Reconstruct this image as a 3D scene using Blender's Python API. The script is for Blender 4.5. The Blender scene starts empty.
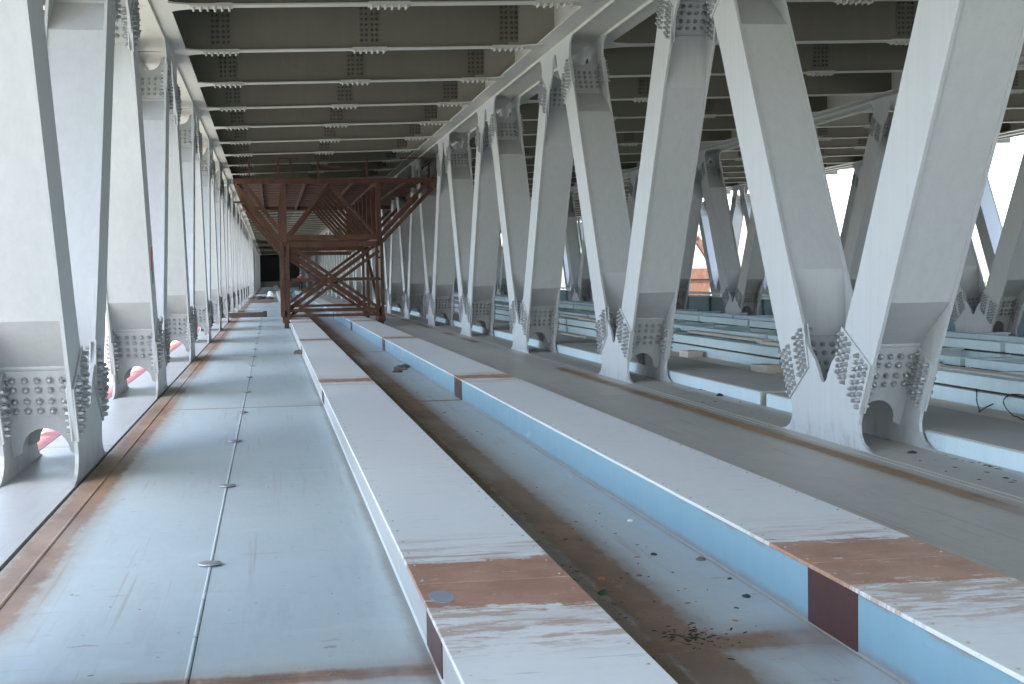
import bpy, bmesh, math, random
from mathutils import Vector, Matrix
from math import sin, cos, pi, radians

random.seed(7)
scene = bpy.context.scene
col = scene.collection

# ------------------------------------------------------------------ camera
YAW, PIT, ROL, FPX = .1705, .0486, .0167, 1400.0
cam_d = bpy.data.cameras.new('camera')
cam = bpy.data.objects.new('camera', cam_d)
col.objects.link(cam)
cam_d.sensor_width = 36.0
cam_d.lens = FPX / 1024 * 36.0
cam_d.clip_start = .05
cam_d.clip_end = 3000
fw = Vector((cos(PIT) * sin(YAW), cos(PIT) * cos(YAW), -sin(PIT)))
rt = Vector((cos(YAW), -sin(YAW), 0))
up = Vector((sin(PIT) * sin(YAW), sin(PIT) * cos(YAW), cos(PIT)))
r2 = rt * cos(ROL) - up * sin(ROL)
u2 = rt * sin(ROL) + up * cos(ROL)
cam.matrix_world = Matrix(((r2.x, u2.x, -fw.x, 0), (r2.y, u2.y, -fw.y, 0), (r2.z, u2.z, -fw.z, 1.6), (0, 0, 0, 1)))
scene.camera = cam

# ------------------------------------------------------------------ light
SUN_EL, SUN_AZ = radians(62), radians(222)          # azimuth clockwise from +Y: light from the left, behind the camera
world = bpy.data.worlds.new('World')
scene.world = world
world.use_nodes = True
wn = world.node_tree
bg = wn.nodes['Background']
sky = wn.nodes.new('ShaderNodeTexSky')
sky.sky_type = 'NISHITA'
sky.sun_disc = False
sky.sun_elevation = SUN_EL
sky.sun_rotation = SUN_AZ
sky.air_density = 1.0
sky.dust_density = 2.5
sky.ozone_density = 1.0
bg.inputs['Strength'].default_value = .15
wn.links.new(sky.outputs[0], bg.inputs[0])
sun_d = bpy.data.lights.new('sun', 'SUN')
sun_d.energy = 2.5
sun_d.angle = radians(1)
sun_d.color = (1, 1, 1)
sun = bpy.data.objects.new('sun', sun_d)
col.objects.link(sun)
sd = Vector((sin(SUN_AZ) * cos(SUN_EL), cos(SUN_AZ) * cos(SUN_EL), sin(SUN_EL)))
sun.rotation_euler = (-sd).to_track_quat('-Z', 'Y').to_euler()
sun.location = (-30, -20, 60)
vs = scene.view_settings
vs.view_transform = 'Standard'
vs.look = 'None'
vs.exposure = 3.0
vs.gamma = 1
cy = scene.cycles
cy.max_bounces = 10
cy.diffuse_bounces = 8
cy.glossy_bounces = 3
cy.use_denoising = True
cy.sample_clamp_indirect = 8

# ------------------------------------------------------------------ node helper
class S:                                             # a socket with arithmetic
    def __init__(s, nt, k): s.nt, s.k = nt, k
    def _m(s, op, *a):
        n = s.nt.nodes.new('ShaderNodeMath'); n.operation = op
        for i, v in enumerate((s,) + a):
            if isinstance(v, S): s.nt.links.new(v.k, n.inputs[i])
            else: n.inputs[i].default_value = v
        return S(s.nt, n.outputs[0])
    def __add__(s, o): return s._m('ADD', o)
    def __sub__(s, o): return s._m('SUBTRACT', o)
    def __mul__(s, o): return s._m('MULTIPLY', o)
    __radd__ = __add__; __rmul__ = __mul__
    def rsub(s, c): return s._m('MULTIPLY', -1.0)._m('ADD', c)
    def abs(s): return s._m('ABSOLUTE')
    def max(s, o): return s._m('MAXIMUM', o)
    def min(s, o): return s._m('MINIMUM', o)
    def mod(s, o): return s._m('FLOORED_MODULO', o)
    def lt(s, o): return s._m('LESS_THAN', o)
    def gt(s, o): return s._m('GREATER_THAN', o)
    def ss(s, a, b):                                 # smoothstep a..b -> 0..1
        n = s.nt.nodes.new('ShaderNodeMapRange'); n.interpolation_type = 'SMOOTHSTEP'
        s.nt.links.new(s.k, n.inputs[0])
        for i, v in ((1, a), (2, b)):
            if isinstance(v, S): s.nt.links.new(v.k, n.inputs[i])
            else: n.inputs[i].default_value = v
        return S(s.nt, n.outputs[0])

class Mat:
    def __init__(s, name, rough=.55, metal=0.0, spec=.4):
        s.m = bpy.data.materials.new(name); s.m.use_nodes = True
        s.nt = s.m.node_tree; s.b = s.nt.nodes['Principled BSDF']
        s.b.inputs['Roughness'].default_value = rough
        s.b.inputs['Metallic'].default_value = metal
        s.b.inputs['Specular IOR Level'].default_value = spec
        g = s.nt.nodes.new('ShaderNodeNewGeometry'); s.g = g
        x = s.nt.nodes.new('ShaderNodeSeparateXYZ'); s.nt.links.new(g.outputs['Position'], x.inputs[0])
        s.x, s.y, s.z = [S(s.nt, x.outputs[i]) for i in range(3)]
        x = s.nt.nodes.new('ShaderNodeSeparateXYZ'); s.nt.links.new(g.outputs['Normal'], x.inputs[0])
        s.nz = S(s.nt, x.outputs[2])
        oi = s.nt.nodes.new('ShaderNodeObjectInfo'); s.rnd = S(s.nt, oi.outputs['Random'])
    def noise(s, sx, sy=None, sz=None, detail=3, rough=.55, off=0.0):
        sy = sx if sy is None else sy; sz = sx if sz is None else sz
        m = s.nt.nodes.new('ShaderNodeVectorMath'); m.operation = 'MULTIPLY_ADD'
        s.nt.links.new(s.g.outputs['Position'], m.inputs[0])
        m.inputs[1].default_value = (sx, sy, sz); m.inputs[2].default_value = (off, off * .7, off * .3)
        n = s.nt.nodes.new('ShaderNodeTexNoise'); n.inputs['Scale'].default_value = 1
        n.inputs['Detail'].default_value = detail; n.inputs['Roughness'].default_value = rough
        s.nt.links.new(m.outputs[0], n.inputs['Vector'])
        return S(s.nt, n.outputs[0])
    def mix(s, f, a, b, mode='MIX'):
        n = s.nt.nodes.new('ShaderNodeMix'); n.data_type = 'RGBA'; n.blend_type = mode
        if isinstance(f, S): s.nt.links.new(f.k, n.inputs[0])
        else: n.inputs[0].default_value = f
        for i, v in ((6, a), (7, b)):
            if isinstance(v, tuple): n.inputs[i].default_value = (*v, 1)
            else: s.nt.links.new(v, n.inputs[i])
        return n.outputs[2]
    def gain(s, c, f):                               # colour times scalar
        n = s.nt.nodes.new('ShaderNodeVectorMath'); n.operation = 'SCALE'
        if isinstance(c, tuple): n.inputs[0].default_value = c
        else: s.nt.links.new(c, n.inputs[0])
        s.nt.links.new(f.k, n.inputs[3])
        return n.outputs[0]
    def color(s, c):
        if isinstance(c, tuple): s.b.inputs['Base Color'].default_value = (*c, 1)
        else: s.nt.links.new(c, s.b.inputs['Base Color'])
    def rough(s, f): s.nt.links.new(f.k, s.b.inputs['Roughness'])
    def bump(s, h, strength=.2, dist=.01):
        n = s.nt.nodes.new('ShaderNodeBump'); n.inputs['Strength'].default_value = strength
        n.inputs['Distance'].default_value = dist
        s.nt.links.new(h.k, n.inputs['Height']); s.nt.links.new(n.outputs[0], s.b.inputs['Normal'])

M = {}
RUST_A, RUST_B = (.185, .098, .06), (.31, .185, .105)

def paint(name, c, var=.10, rough=.5, streak=True, stain=.25, rnd=.05):
    m = Mat(name, rough)
    g = m.noise(.8, .8, .5, 4) * (var * 2) + (1 - var)
    g = g * (m.noise(30, 30, 30, 2) * .10 + .95) * (m.rnd * rnd + (1 - rnd / 2))
    if streak: g = g * (m.noise(9, 9, .35, 3) * .16 + .92)
    cc = m.gain(c, g)
    if stain:
        k = m.noise(2.2, 2.2, 1.1, 6, .65, 13).ss(.60, .80) * stain
        cc = m.mix(k, cc, (.33, .27, .19))
    m.color(cc)
    m.bump(m.noise(18, detail=3) + m.noise(1.3, detail=1) * 2.0, .12, .006)
    m.rough(m.noise(3) * .25 + (rough - .12))
    M[name] = m.m
    return m


paint('beam_paint', (.165, .157, .12), .20, .6, stain=.5)
paint('beam_paint_lit', (.30, .29, .24), .10, .6, stain=.4)  # lighter copy of the web paint, stands in for light near the chord
paint('flange_paint', (.50, .49, .44), .08, .55, stain=.5)

paint('steel_blue', (.53, .635, .65), .12, .5, stain=.35)
paint('splice_paint', (.148, .141, .108), .15, .6)
paint('steel_teal', (.20, .28, .30), .15, .5, stain=.2)
paint('slab_grey', (.36, .345, .305), .14, .8, streak=False, stain=.5)
paint('timber', (.60, .525, .425), .18, .8, streak=False, stain=.3)
paint('concrete', (.33, .32, .29), .16, .85, stain=.4)
paint('primer_red', (.24, .075, .07), .2, .6, stain=.2)
paint('splice_red', (.062, .022, .018), .2, .5, stain=.1)
paint('bolt_zinc', (.34, .35, .35), .15, .36, streak=False, stain=.35).b.inputs['Metallic'].default_value = .35
paint('bolt_dark', (.07, .066, .055), .2, .5, streak=False, stain=.2)
paint('rail_white', (.72, .72, .69), .06, .4, stain=.2)
paint('grey_spot', (.27, .30, .33), .1, .5, streak=False, stain=.2)

# truss paint: rain runs, grime, a few rust bleeds low on the members
m = Mat('truss_paint', .5)
g = (m.noise(.9, .9, .5, 5) * .16 + .92) * (m.noise(35, 35, 35, 2) * .08 + .96) * (m.noise(14, 14, .5, 4, .65) * .22 + .89) * (m.rnd * .09 + .955)
cc = m.gain((.46, .475, .475), g)
cc = m.mix(m.noise(16, 16, .7, 5, .7, 23).ss(.60, .78) * .22, cc, (.30, .27, .21))
cc = m.mix(m.noise(3.2, 3.2, 2.2, 7, .72, 51).ss(.66, .78) * .5, cc, (.36, .28, .18))
low = m.z.ss(.02, .30).rsub(1.0)
cc = m.mix(low * m.noise(6, 6, 3, 5, .7, 7).ss(.45, .65) * .45, cc, (.25, .20, .14))
cc = m.mix(m.noise(12, 12, 5, 5, .75, 87).ss(.72, .76) * .6, cc, (.30, .14, .06))
m.color(cc); m.rough(m.noise(3) * .25 + .36)
m.bump(m.noise(16, detail=3) * .5 + m.noise(1.4, 1.4, .8, 1) * 3.0, .16, .008); M['truss_paint'] = m.m
# blue girder sides: white paint blotches, rust runs from the top edge, dirt splashed at the foot
m = Mat('girder_blue', .45)
g = (m.noise(.9, .5, 2, 5) * .20 + .90) * (m.noise(20, 12, 3, 3) * .12 + .94)
cc = m.gain((.215, .35, .40), g)
cc = m.mix(m.noise(2.2, .9, 5, 6, .7, 15).ss(.60, .72) * .55, cc, (.46, .53, .54))
runs = m.noise(1, 26, .9, 4, .65, 33).ss(.62, .74) * m.noise(.5, .5, .5, 2, .5, 2).ss(.45, .62)
cc = m.mix(runs * .55, cc, (.30, .19, .11))
foot = (m.z + (m.noise(9, 6, 9, 5, .7, 3) - .5) * .07).ss(.005, .06).rsub(1.0)
cc = m.mix(foot * .65, cc, (.20, .17, .13))
topd = (m.z + (m.noise(9, 7, 9, 5, .7, 63) - .5) * .05).ss(.225, .262)
cc = m.mix(topd * m.noise(3, 2, 3, 3, .6, 72).ss(.5, .6) * .7, cc, (.30, .16, .09))
cc = m.mix(m.noise(14, 10, 14, 4, .7, 91).ss(.72, .75) * .7, cc, (.24, .12, .07))
m.color(cc); m.rough(m.noise(4) * .25 + .36); m.bump(m.noise(1.2, .7, 2, 2) * 3 + m.noise(25) * .4, .2, .008); M['girder_blue'] = m.m

def rusty(name, a, b, rough=.8):
    m = Mat(name, rough)
    n = m.noise(3, 3, 1.5, 6, .65)
    cc = m.mix(n.ss(.35, .7), a, b)
    cc = m.gain(cc, m.noise(40, detail=3) * .5 + .75)
    m.color(cc); m.bump(m.noise(60, detail=4), .3, .004)
    M[name] = m.m
rusty('gantry_rust', (.062, .029, .017), (.105, .049, .028))
rusty('gantry_board', (.08, .036, .02), (.13, .06, .034))
rusty('rust_orange', (.30, .115, .04), (.42, .20, .09))
rusty('dark_steel', (.045, .035, .03), (.09, .06, .045))
rusty('stone', (.07, .06, .05), (.22, .20, .18), .9)
rusty('stone_pale', (.5, .48, .45), (.62, .6, .57), .9)
rusty('leaf_litter', (.02, .022, .015), (.07, .06, .035), .9)
rusty('moss', (.03, .07, .04), (.06, .10, .05), .9)
rusty('soil', (.10, .075, .05), (.22, .16, .10), .95)

# deck plates: pale blue paint, worn to rust along the seams
def deck_mat(name, base, strip_x, strip_w, cross0, xw, dirt, seam_w=.03, near_w=.085, rust_k=1.0, patch=(.25, .55, .25), grime=(), tint=(.30, .23, .15), ra=RUST_A, rb=RUST_B):
    m = Mat(name, .5)
    g = m.noise(.55, .25, 1, 5) * .22 + .89
    g = g * (m.noise(26, 8, 10, 3) * .14 + .93)
    cc = m.gain(base, g)
    # faint scuffs and water marks
    scuff = m.noise(7, .8, 1, 6, .7, 5).ss(.52, .72) * .34
    cc = m.mix(scuff, cc, tuple(v * .72 for v in base))
    mark = m.noise(1.6, 9, 1, 6, .7, 41).ss(.60, .76) * dirt * 1.5
    cc = m.mix(mark, cc, tint)
    scr = m.noise(22, .35, 1, 3, .6, 61).ss(.60, .68) * m.noise(.7, .5, 1, 2, .5, 8).ss(.40, .58) * .42
    cc = m.mix(scr, cc, tint)
    pale = m.noise(1.7, 2.6, 1, 5, .6, 90).ss(.58, .72) * .40
    cc = m.mix(pale, cc, tuple(min(.78, v * 1.22) for v in base))
    wob = m.noise(1.2, .9, 1, 5, .65) - .5
    wob2 = m.noise(14, 5, 1, 4, .7, 3) - .5
    mask = None
    for sx, sw in zip(strip_x, strip_w):
        d = (m.x - sx + wob * (sw * .35)).abs() + wob2 * (sw * .8)
        core = d.ss(sw * .62, sw * 1.02).rsub(1.0)
        halo = d.ss(sw * .8, sw * 2.0).rsub(1.0)
        amt = m.noise(.5, .22, 1, 3, .5, sx * 9).ss(patch[0], patch[1]) * (1 - patch[2]) + patch[2]
        halo = halo * amt
        core = core * amt
        mask = (core, halo) if mask is None else (mask[0].max(core), mask[1].max(halo))
    dy = ((m.y - cross0 + 6.0).mod(12.0) - 6.0).abs()
    w = m.y.lt(9.0) * (near_w - seam_w) + seam_w
    dd = dy + wob2 * .10 * m.y.lt(9.0) + wob * .05
    cx = dd.ss(w * .5, w * 1.3).rsub(1.0) * (m.noise(1.1, .4, 1, 4, .6, 77).ss(.30, .5) * .8 + .2) * xw
    core = mask[0].max(cx); halo = mask[1].max(dd.ss(w, w * 3.2).rsub(1.0) * .5 * xw)
    cc = m.mix(halo * .75 * rust_k, cc, m.gain(tint, m.noise(9, 4, 1, 4) * .8 + .6))
    rc = m.mix(m.noise(2.5, 1.2, 1, 6, .65, 19).ss(.35, .65), ra, rb)
    rc = m.gain(rc, (m.noise(45, 45, 5, 3) * .5 + .75) * (m.noise(5, 2.5, 1, 5, .7, 29) * .7 + .65))
    cc = m.mix(core * (m.noise(12, 4, 1, 6, .75, 97).ss(.60, .70) * .55).rsub(.92) * rust_k, cc, rc)
    for gx, gw in grime:
        e = ((m.x - gx).abs() + (m.noise(6, 2.2, 1, 5, .7, 14) - .5) * gw).ss(gw * .3, gw * 1.2).rsub(1.0)
        cc = m.mix(e * .6, cc, (.17, .135, .10))
    dash = m.noise(3.2, 11, 1, 5, .7, 66).ss(.655, .71) * .7
    cc = m.mix(dash, cc, (.33, .22, .13))
    fleck = m.noise(11, 11, 1, 4, .7, 31).ss(.67, .71) * .55
    cc = m.mix(fleck, cc, (.17, .10, .06))
    m.color(cc)
    m.rough(core * .3 + (m.noise(4, 2) * .2 + .36))
    m.bump(m.noise(30, 30, 30, 3) * .4 + m.noise(1.1, .8, 1, 2) * 4.0 + core * .5, .2, .008)
    M[name] = m.m
deck_mat('deck_left', (.445, .515, .51), [-1.36], [.155], 5.6, 1.0, .30, grime=((.635, .07), (-1.52, .05)))
deck_mat('deck_channel', (.43, .47, .455), grime=((2.37, .02),), strip_x=[1.72, 1.50], strip_w=[.15, .12], cross0=5.72, xw=1.0, dirt=.25, seam_w=.05, near_w=.15, tint=(.21, .165, .12), ra=(.165, .10, .056), rb=(.235, .15, .086))
deck_mat('deck_right', (.45, .425, .365), [4.78, 3.2], [.095, .03], 5.6, .30, .45, patch=(.46, .58, .06), tint=(.29, .21, .13), ra=(.22, .125, .065), rb=(.31, .19, .10))
deck_mat('chord_top', (.38, .385, .37), [-9.0], [.05], 2.0, .35, .30)
deck_mat('floor_far', (.26, .24, .21), [6.0], [.05], 2.0, .2, .5)

# top flange of the low girders: pale paint broken by rusty splice zones
def flange_mat():
    m = Mat('girder_top', .5)
    base = (.71, .72, .685)
    cc = m.gain(base, (m.noise(.8, .3, 1, 5) * .16 + .92) * (m.noise(20, 20, 4, 3) * .10 + .95))
    cc = m.mix(m.noise(2.5, 10, 1, 6, .7, 9).ss(.60, .74) * .5, cc, (.40, .30, .20))
    cc = m.mix(m.noise(3, 22, 1, 4, .6, 59).ss(.63, .70) * .45, cc, (.30, .33, .36))
    dy = (m.y - 5.92 + 6.0).mod(12.0) - 6.0
    near = m.y.lt(12.0)
    wid = near * .16 + .30
    st = (m.noise(1.3, 17, 1, 5, .7, 21) - .5)
    fin = (m.noise(9, 5, 1, 5, .7, 71) - .5)
    d = dy.abs() + st * .62 + fin * .34
    rust = d.ss(wid, wid + .03).rsub(1.0)
    flake = m.noise(7, 15, 1, 6, .72, 12).ss(.60, .66)                      # paint left standing inside the patch
    rust = rust * (flake * .75).rsub(1.0)
    brush = (dy.abs() - .15).ss(.30, 1.15).rsub(1.0) * m.noise(1.5, 11, 1, 6, .75, 27).ss(.50, .585)
    brush = brush.max((dy + .75).abs().ss(.15, .55).rsub(1.0) * m.noise(4, 13, 1, 6, .75, 37).ss(.47, .56) * near)
    tan = (dy.abs() - .1).ss(.35, 1.0).rsub(1.0) * m.noise(2, 6, 1, 5, .7, 83).ss(.42, .62) * .45
    cc = m.mix(tan, cc, (.46, .38, .29))
    rc = m.mix(m.noise(3, 3, 3, 6, .65).ss(.35, .65), (.34, .175, .11), (.44, .25, .16))
    rc = m.gain(rc, m.noise(60, 60, 10, 3) * .4 + .8)
    cc = m.mix(brush * .72, cc, (.37, .24, .155))
    cc = m.mix(rust * .95, cc, rc)
    edge = m.noise(6, 4, 6, 5, .7, 44).ss(.63, .70) * .55
    cc = m.mix(edge * m.nz.abs().lt(.5), cc, (.28, .13, .07))
    m.color(cc); m.rough(m.noise(4) * .2 + .38)
    m.bump(m.noise(40, 40, 40, 3), .12, .004)
    M['girder_top'] = m.m
flange_mat()

def simple(name, c, rough=.6):
    m = Mat(name, rough)
    m.color(m.gain(c, m.noise(6, detail=4) * .4 + .8)); M[name] = m.m
simple('dark_gap', (.02, .02, .02), .9)
simple('shade_backdrop', (.03, .03, .032), .9)  # near-black colour stands in for shade deep inside the bridge
simple('abutment_low', (.12, .115, .09), .9)
simple('tarpaulin', (.035, .04, .05), .6)
simple('white_sack', (.75, .75, .74), .7)
simple('paint_red', (.55, .04, .03), .5)
simple('paint_green', (.03, .28, .10), .5)
simple('paint_violet', (.13, .06, .30), .5)
simple('cable', (.035, .025, .02), .6)
simple('bark', (.10, .075, .05), .9)
simple('leaf_green', (.07, .11, .03), .6)
m = Mat('water', .25); m.color((.06, .065, .06)); m.bump(m.noise(.6, .6, .6, 4), .3, .2); M['water'] = m.m
m = Mat('ground_far', .9); m.color(m.mix(m.noise(.03, .03, .03, 6).ss(.4, .6), (.27, .255, .215), (.21, .215, .17))); M['ground_far'] = m.m

# person: clothing by height on the figure
m = Mat('person_cloth', .8)
tc = m.nt.nodes.new('ShaderNodeTexCoord'); sx = m.nt.nodes.new('ShaderNodeSeparateXYZ')
m.nt.links.new(tc.outputs['Object'], sx.inputs[0]); oz = S(m.nt, sx.outputs[2]); ox = S(m.nt, sx.outputs[0])
c = m.mix(oz.gt(.93), (.012, .012, .015), (.42, .10, .09))
c = m.mix(oz.gt(1.47), c, (.45, .28, .2))
c = m.mix(ox.abs().gt(.245) * oz.lt(1.0), c, (.45, .28, .2))
m.color(c); M['person_cloth'] = m.m
simple('hair', (.015, .012, .01), .7)

# ------------------------------------------------------------------ mesh helper
class MB:
    def __init__(s): s.v = []; s.f = []; s.mi = []
    def add(s, vs, fs, mi=0):
        o = len(s.v); s.v += [tuple(p) for p in vs]
        s.f += [tuple(i + o for i in f) for f in fs]; s.mi += [mi] * len(fs)
    def box(s, x0, x1, y0, y1, z0, z1, sh=0.0, mi=0):     # sh: z rises with x
        vs = [(x, y, z + sh * x) for z in (z0, z1) for y in (y0, y1) for x in (x0, x1)]
        s.add(vs, [(0, 2, 3, 1), (4, 5, 7, 6), (0, 1, 5, 4), (2, 6, 7, 3), (0, 4, 6, 2), (1, 3, 7, 5)], mi)
    def prism(s, poly, fn, mi=0):                          # poly of 2-tuples, fn(p, side) -> 3D
        n = len(poly)
        a = [fn(p, 0) for p in poly]; b = [fn(p, 1) for p in poly]
        fs = [tuple(range(n - 1, -1, -1)), tuple(range(n, 2 * n))]
        fs += [(i, (i + 1) % n, n + (i + 1) % n, n + i) for i in range(n)]
        s.add(a + b, fs, mi)
    def yz(s, poly, x0, x1, mi=0): s.prism(poly, lambda p, k: (x1 if k else x0, p[0], p[1]), mi)
    def xy(s, poly, z0, z1, sh=0.0, mi=0): s.prism(poly, lambda p, k: (p[0], p[1], (z1 if k else z0) + sh * p[0]), mi)
    def bar(s, p, q, w, h, mi=0, upv=(0, 0, 1)):
        p, q = Vector(p), Vector(q); d = (q - p).normalized(); u = Vector(upv)
        if abs(d.dot(u)) > .98: u = Vector((0, 1, 0))
        a = d.cross(u).normalized(); b = a.cross(d)
        vs = [c + a * (i * w / 2) + b * (j * h / 2) for c in (p, q) for j in (-1, 1) for i in (-1, 1)]
        s.add(vs, [(0, 2, 3, 1), (4, 5, 7, 6), (0, 1, 5, 4), (2, 6, 7, 3), (0, 4, 6, 2), (1, 3, 7, 5)], mi)
    def tube(s, pts, r, n=8, mi=0):
        pts = [Vector(p) for p in pts]; rings = []
        for i, p in enumerate(pts):
            d = (pts[min(i + 1, len(pts) - 1)] - pts[max(i - 1, 0)]).normalized()
            u = Vector((0, 0, 1)) if abs(d.z) < .9 else Vector((1, 0, 0))
            a = d.cross(u).normalized(); b = a.cross(d)
            rr = r[i] if isinstance(r, (list, tuple)) else r
            rings += [p + a * (rr * cos(2 * pi * k / n)) + b * (rr * sin(2 * pi * k / n)) for k in range(n)]
        L = len(pts)
        fs = [(i * n + k, i * n + (k + 1) % n, (i + 1) * n + (k + 1) % n, (i + 1) * n + k) for i in range(L - 1) for k in range(n)]
        fs += [tuple(range(n - 1, -1, -1)), tuple((L - 1) * n + k for k in range(n))]
        s.add(rings, fs, mi)
    def bolt(s, c, nrm, r=.022, h=.03, mi=0):              # washer and domed hexagonal head
        c = Vector(c); nrm = Vector(nrm).normalized()
        u = Vector((0, 0, 1)) if abs(nrm.z) < .9 else Vector((1, 0, 0))
        a = nrm.cross(u).normalized(); b = nrm.cross(a)
        t = random.random(); r *= random.uniform(.9, 1.12); h *= random.uniform(.8, 1.15)
        pr = [(1.35, 0), (1.35, .2), (1.0, .2), (.92, .8), (.45, 1.0)]
        vs = [c + nrm * (h * z) + (a * cos(2 * pi * k / 6 + t) + b * sin(2 * pi * k / 6 + t)) * (r * q) for q, z in pr for k in range(6)]
        fs = [(i * 6 + k, i * 6 + (k + 1) % 6, i * 6 + 6 + (k + 1) % 6, i * 6 + 6 + k) for i in range(len(pr) - 1) for k in range(6)]
        fs.append(tuple((len(pr) - 1) * 6 + k for k in range(6)))
        s.add(vs, fs, mi)
    def mesh(s, name, mats, smooth=False, bevel=0, flip=False):
        me = bpy.data.meshes.new(name)
        me.from_pydata(s.v, [], s.f)
        for mm in (mats if isinstance(mats, (list, tuple)) else [mats]): me.materials.append(M[mm])
        me.polygons.foreach_set('material_index', s.mi)
        bm = bmesh.new(); bm.from_mesh(me)
        bmesh.ops.recalc_face_normals(bm, faces=bm.faces)
        if bevel:
            es = [e for e in bm.edges if len(e.link_faces) == 2 and e.calc_face_angle(0) > .6]
            bmesh.ops.bevel(bm, geom=es, offset=bevel, segments=1, affect='EDGES', clamp_overlap=True)
        bm.to_mesh(me); bm.free()
        if smooth: me.polygons.foreach_set('use_smooth', [True] * len(me.polygons))
        me.update()
        return me

def obj(name, me, parent=None, loc=(0, 0, 0), rotz=0, kind=None, label=None):
    o = bpy.data.objects.new(name, me); col.objects.link(o)
    o.location = loc
    if rotz: o.rotation_euler = (0, 0, rotz)
    if parent: o.parent = parent
    if kind: o['kind'] = kind
    if label: o['label'] = label
    return o
def thing(name, label, cat, me=None, loc=(0, 0, 0), rotz=0, group=None):
    o = obj(name, me, None, loc, rotz); o['label'] = label; o['category'] = cat
    if group: o['group'] = group
    return o
def struct(name, me, loc=(0, 0, 0)):
    return obj(name, me, None, loc, kind='structure')

# ------------------------------------------------------------------ layout constants (metres)
KT = 1.45                     # height on a diagonal where its box tapers to a single web
P, Y0 = 8.1, 12.37            # truss panel, a bottom node
KN = range(-2, 29)            # bottom nodes
YA, YB = -7.0, 243.0          # bridge starts / ends
ZC, CF = 5.47, .026           # soffit of the cross beams at x=0 and cross fall
def zc(x): return ZC + CF * x

# ------------------------------------------------------------------ the world outside
mb = MB(); mb.box(-1500, 1500, -1500, 1500, -14.2, -14)
struct('ground', mb.mesh('ground', 'ground_far'))

# ------------------------------------------------------------------ upper deck
mb = MB(); mb.box(-5.3, 27.5, YA, YB, ZC + 1.2, ZC + 1.5, CF)
upper = struct('upper_deck', mb.mesh('upper_deck', 'beam_paint'))

# cross beams
SPL = [-.72, 1.80, 4.25, 8.95, 11.7, 18.4, 21.6]
BAYS = [(-5.3, -2.42, 0, 1), (-1.30, 4.80, 1, 1), (6.02, 14.87, 1, 1), (16.13, 24.87, 1, 1), (26.2, 27.5, 1, 0)]
def flange_outline(a, b, fa, fb):
    hw = .10
    left = [(a, .34), (a + .12, .24), (a + .35, .14), (a + .75, hw)] if fa else [(a, hw)]
    right = [(b - .75, hw), (b - .35, .14), (b - .12, .24), (b, .34)] if fb else [(b, hw)]
    upr = left + right
    return upr + [(x, -y) for x, y in reversed(upr)]
flange_me = []
for a, b, fa, fb in BAYS:
    mb = MB(); mb.xy(flange_outline(a, b, fa, fb), ZC, ZC + .024, CF)
    flange_me.append(mb.mesh('bottom_flange', 'flange_paint'))
web_me = []
cuts = [-5.3, -2.4] + SPL[:3] + [5.2] + SPL[3:5] + [15.3] + SPL[5:] + [27.5]
for i in range(len(cuts) - 1):
    mb = MB(); mb.box(cuts[i] + .004, cuts[i + 1] - .004, -.01, .01, ZC + .022, ZC + 1.21, CF)
    web_me.append(mb.mesh('web_panel', 'beam_paint_lit' if cuts[i] in (4.25, 15.3) else 'beam_paint'))  # panels by the chords get the light put into their colour
mb = MB(); mb.box(-.30, .30, -.105, .105, -.014, -.002, CF); mb.box(-.30, .30, -.105, .105, .026, .037, CF)
spf = mb.mesh('flange_splice', 'flange_paint')
mb = MB()
for i in range(6):
    for yy in (-.08, -.035, .035, .08):
        x = -.25 + .1 * i; mb.bolt((x, yy, -.015 + CF * x), (0, 0, -1), .018, .042)
bof = mb.mesh('bolt_cluster', 'flange_paint')
mb = MB(); mb.box(-.17, .17, -.024, -.011, .10, 1.12, CF)
spw = mb.mesh('web_splice', 'splice_paint')
mb = MB()
for xx in (-.13, -.05, .05, .13):
    for j in range(11): mb.bolt((xx, -.023, .16 + j * .09 + CF * xx), (0, -1, 0), .021, .03)
bow = mb.mesh('bolt_cluster', 'bolt_dark')
nb = 0
Y = Y0 - 4 * P / 2
while Y < YB - 1:
    t = thing('cross_beam', 'grey steel cross beam with bolted splices carrying the upper deck', 'beam', None, (0, Y, 0), group='cross beams under the upper deck')
    for me in (flange_me if Y < 130 else flange_me[1:2]): obj('bottom_flange', me, t)
    for me in (web_me if Y < 130 else web_me[1:5]): obj('web_panel', me, t)
    if 14 < Y < 105:
        for sx in (SPL if Y < 70 else SPL[:3]):
            o = obj('flange_splice', spf, t, (sx, 0, zc(sx))); obj('bolt_cluster', bof, o, kind='stuff')
            o = obj('web_splice', spw, t, (sx, 0, zc(sx))); obj('bolt_cluster', bow, o, kind='stuff')
    Y += P / 2

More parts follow.
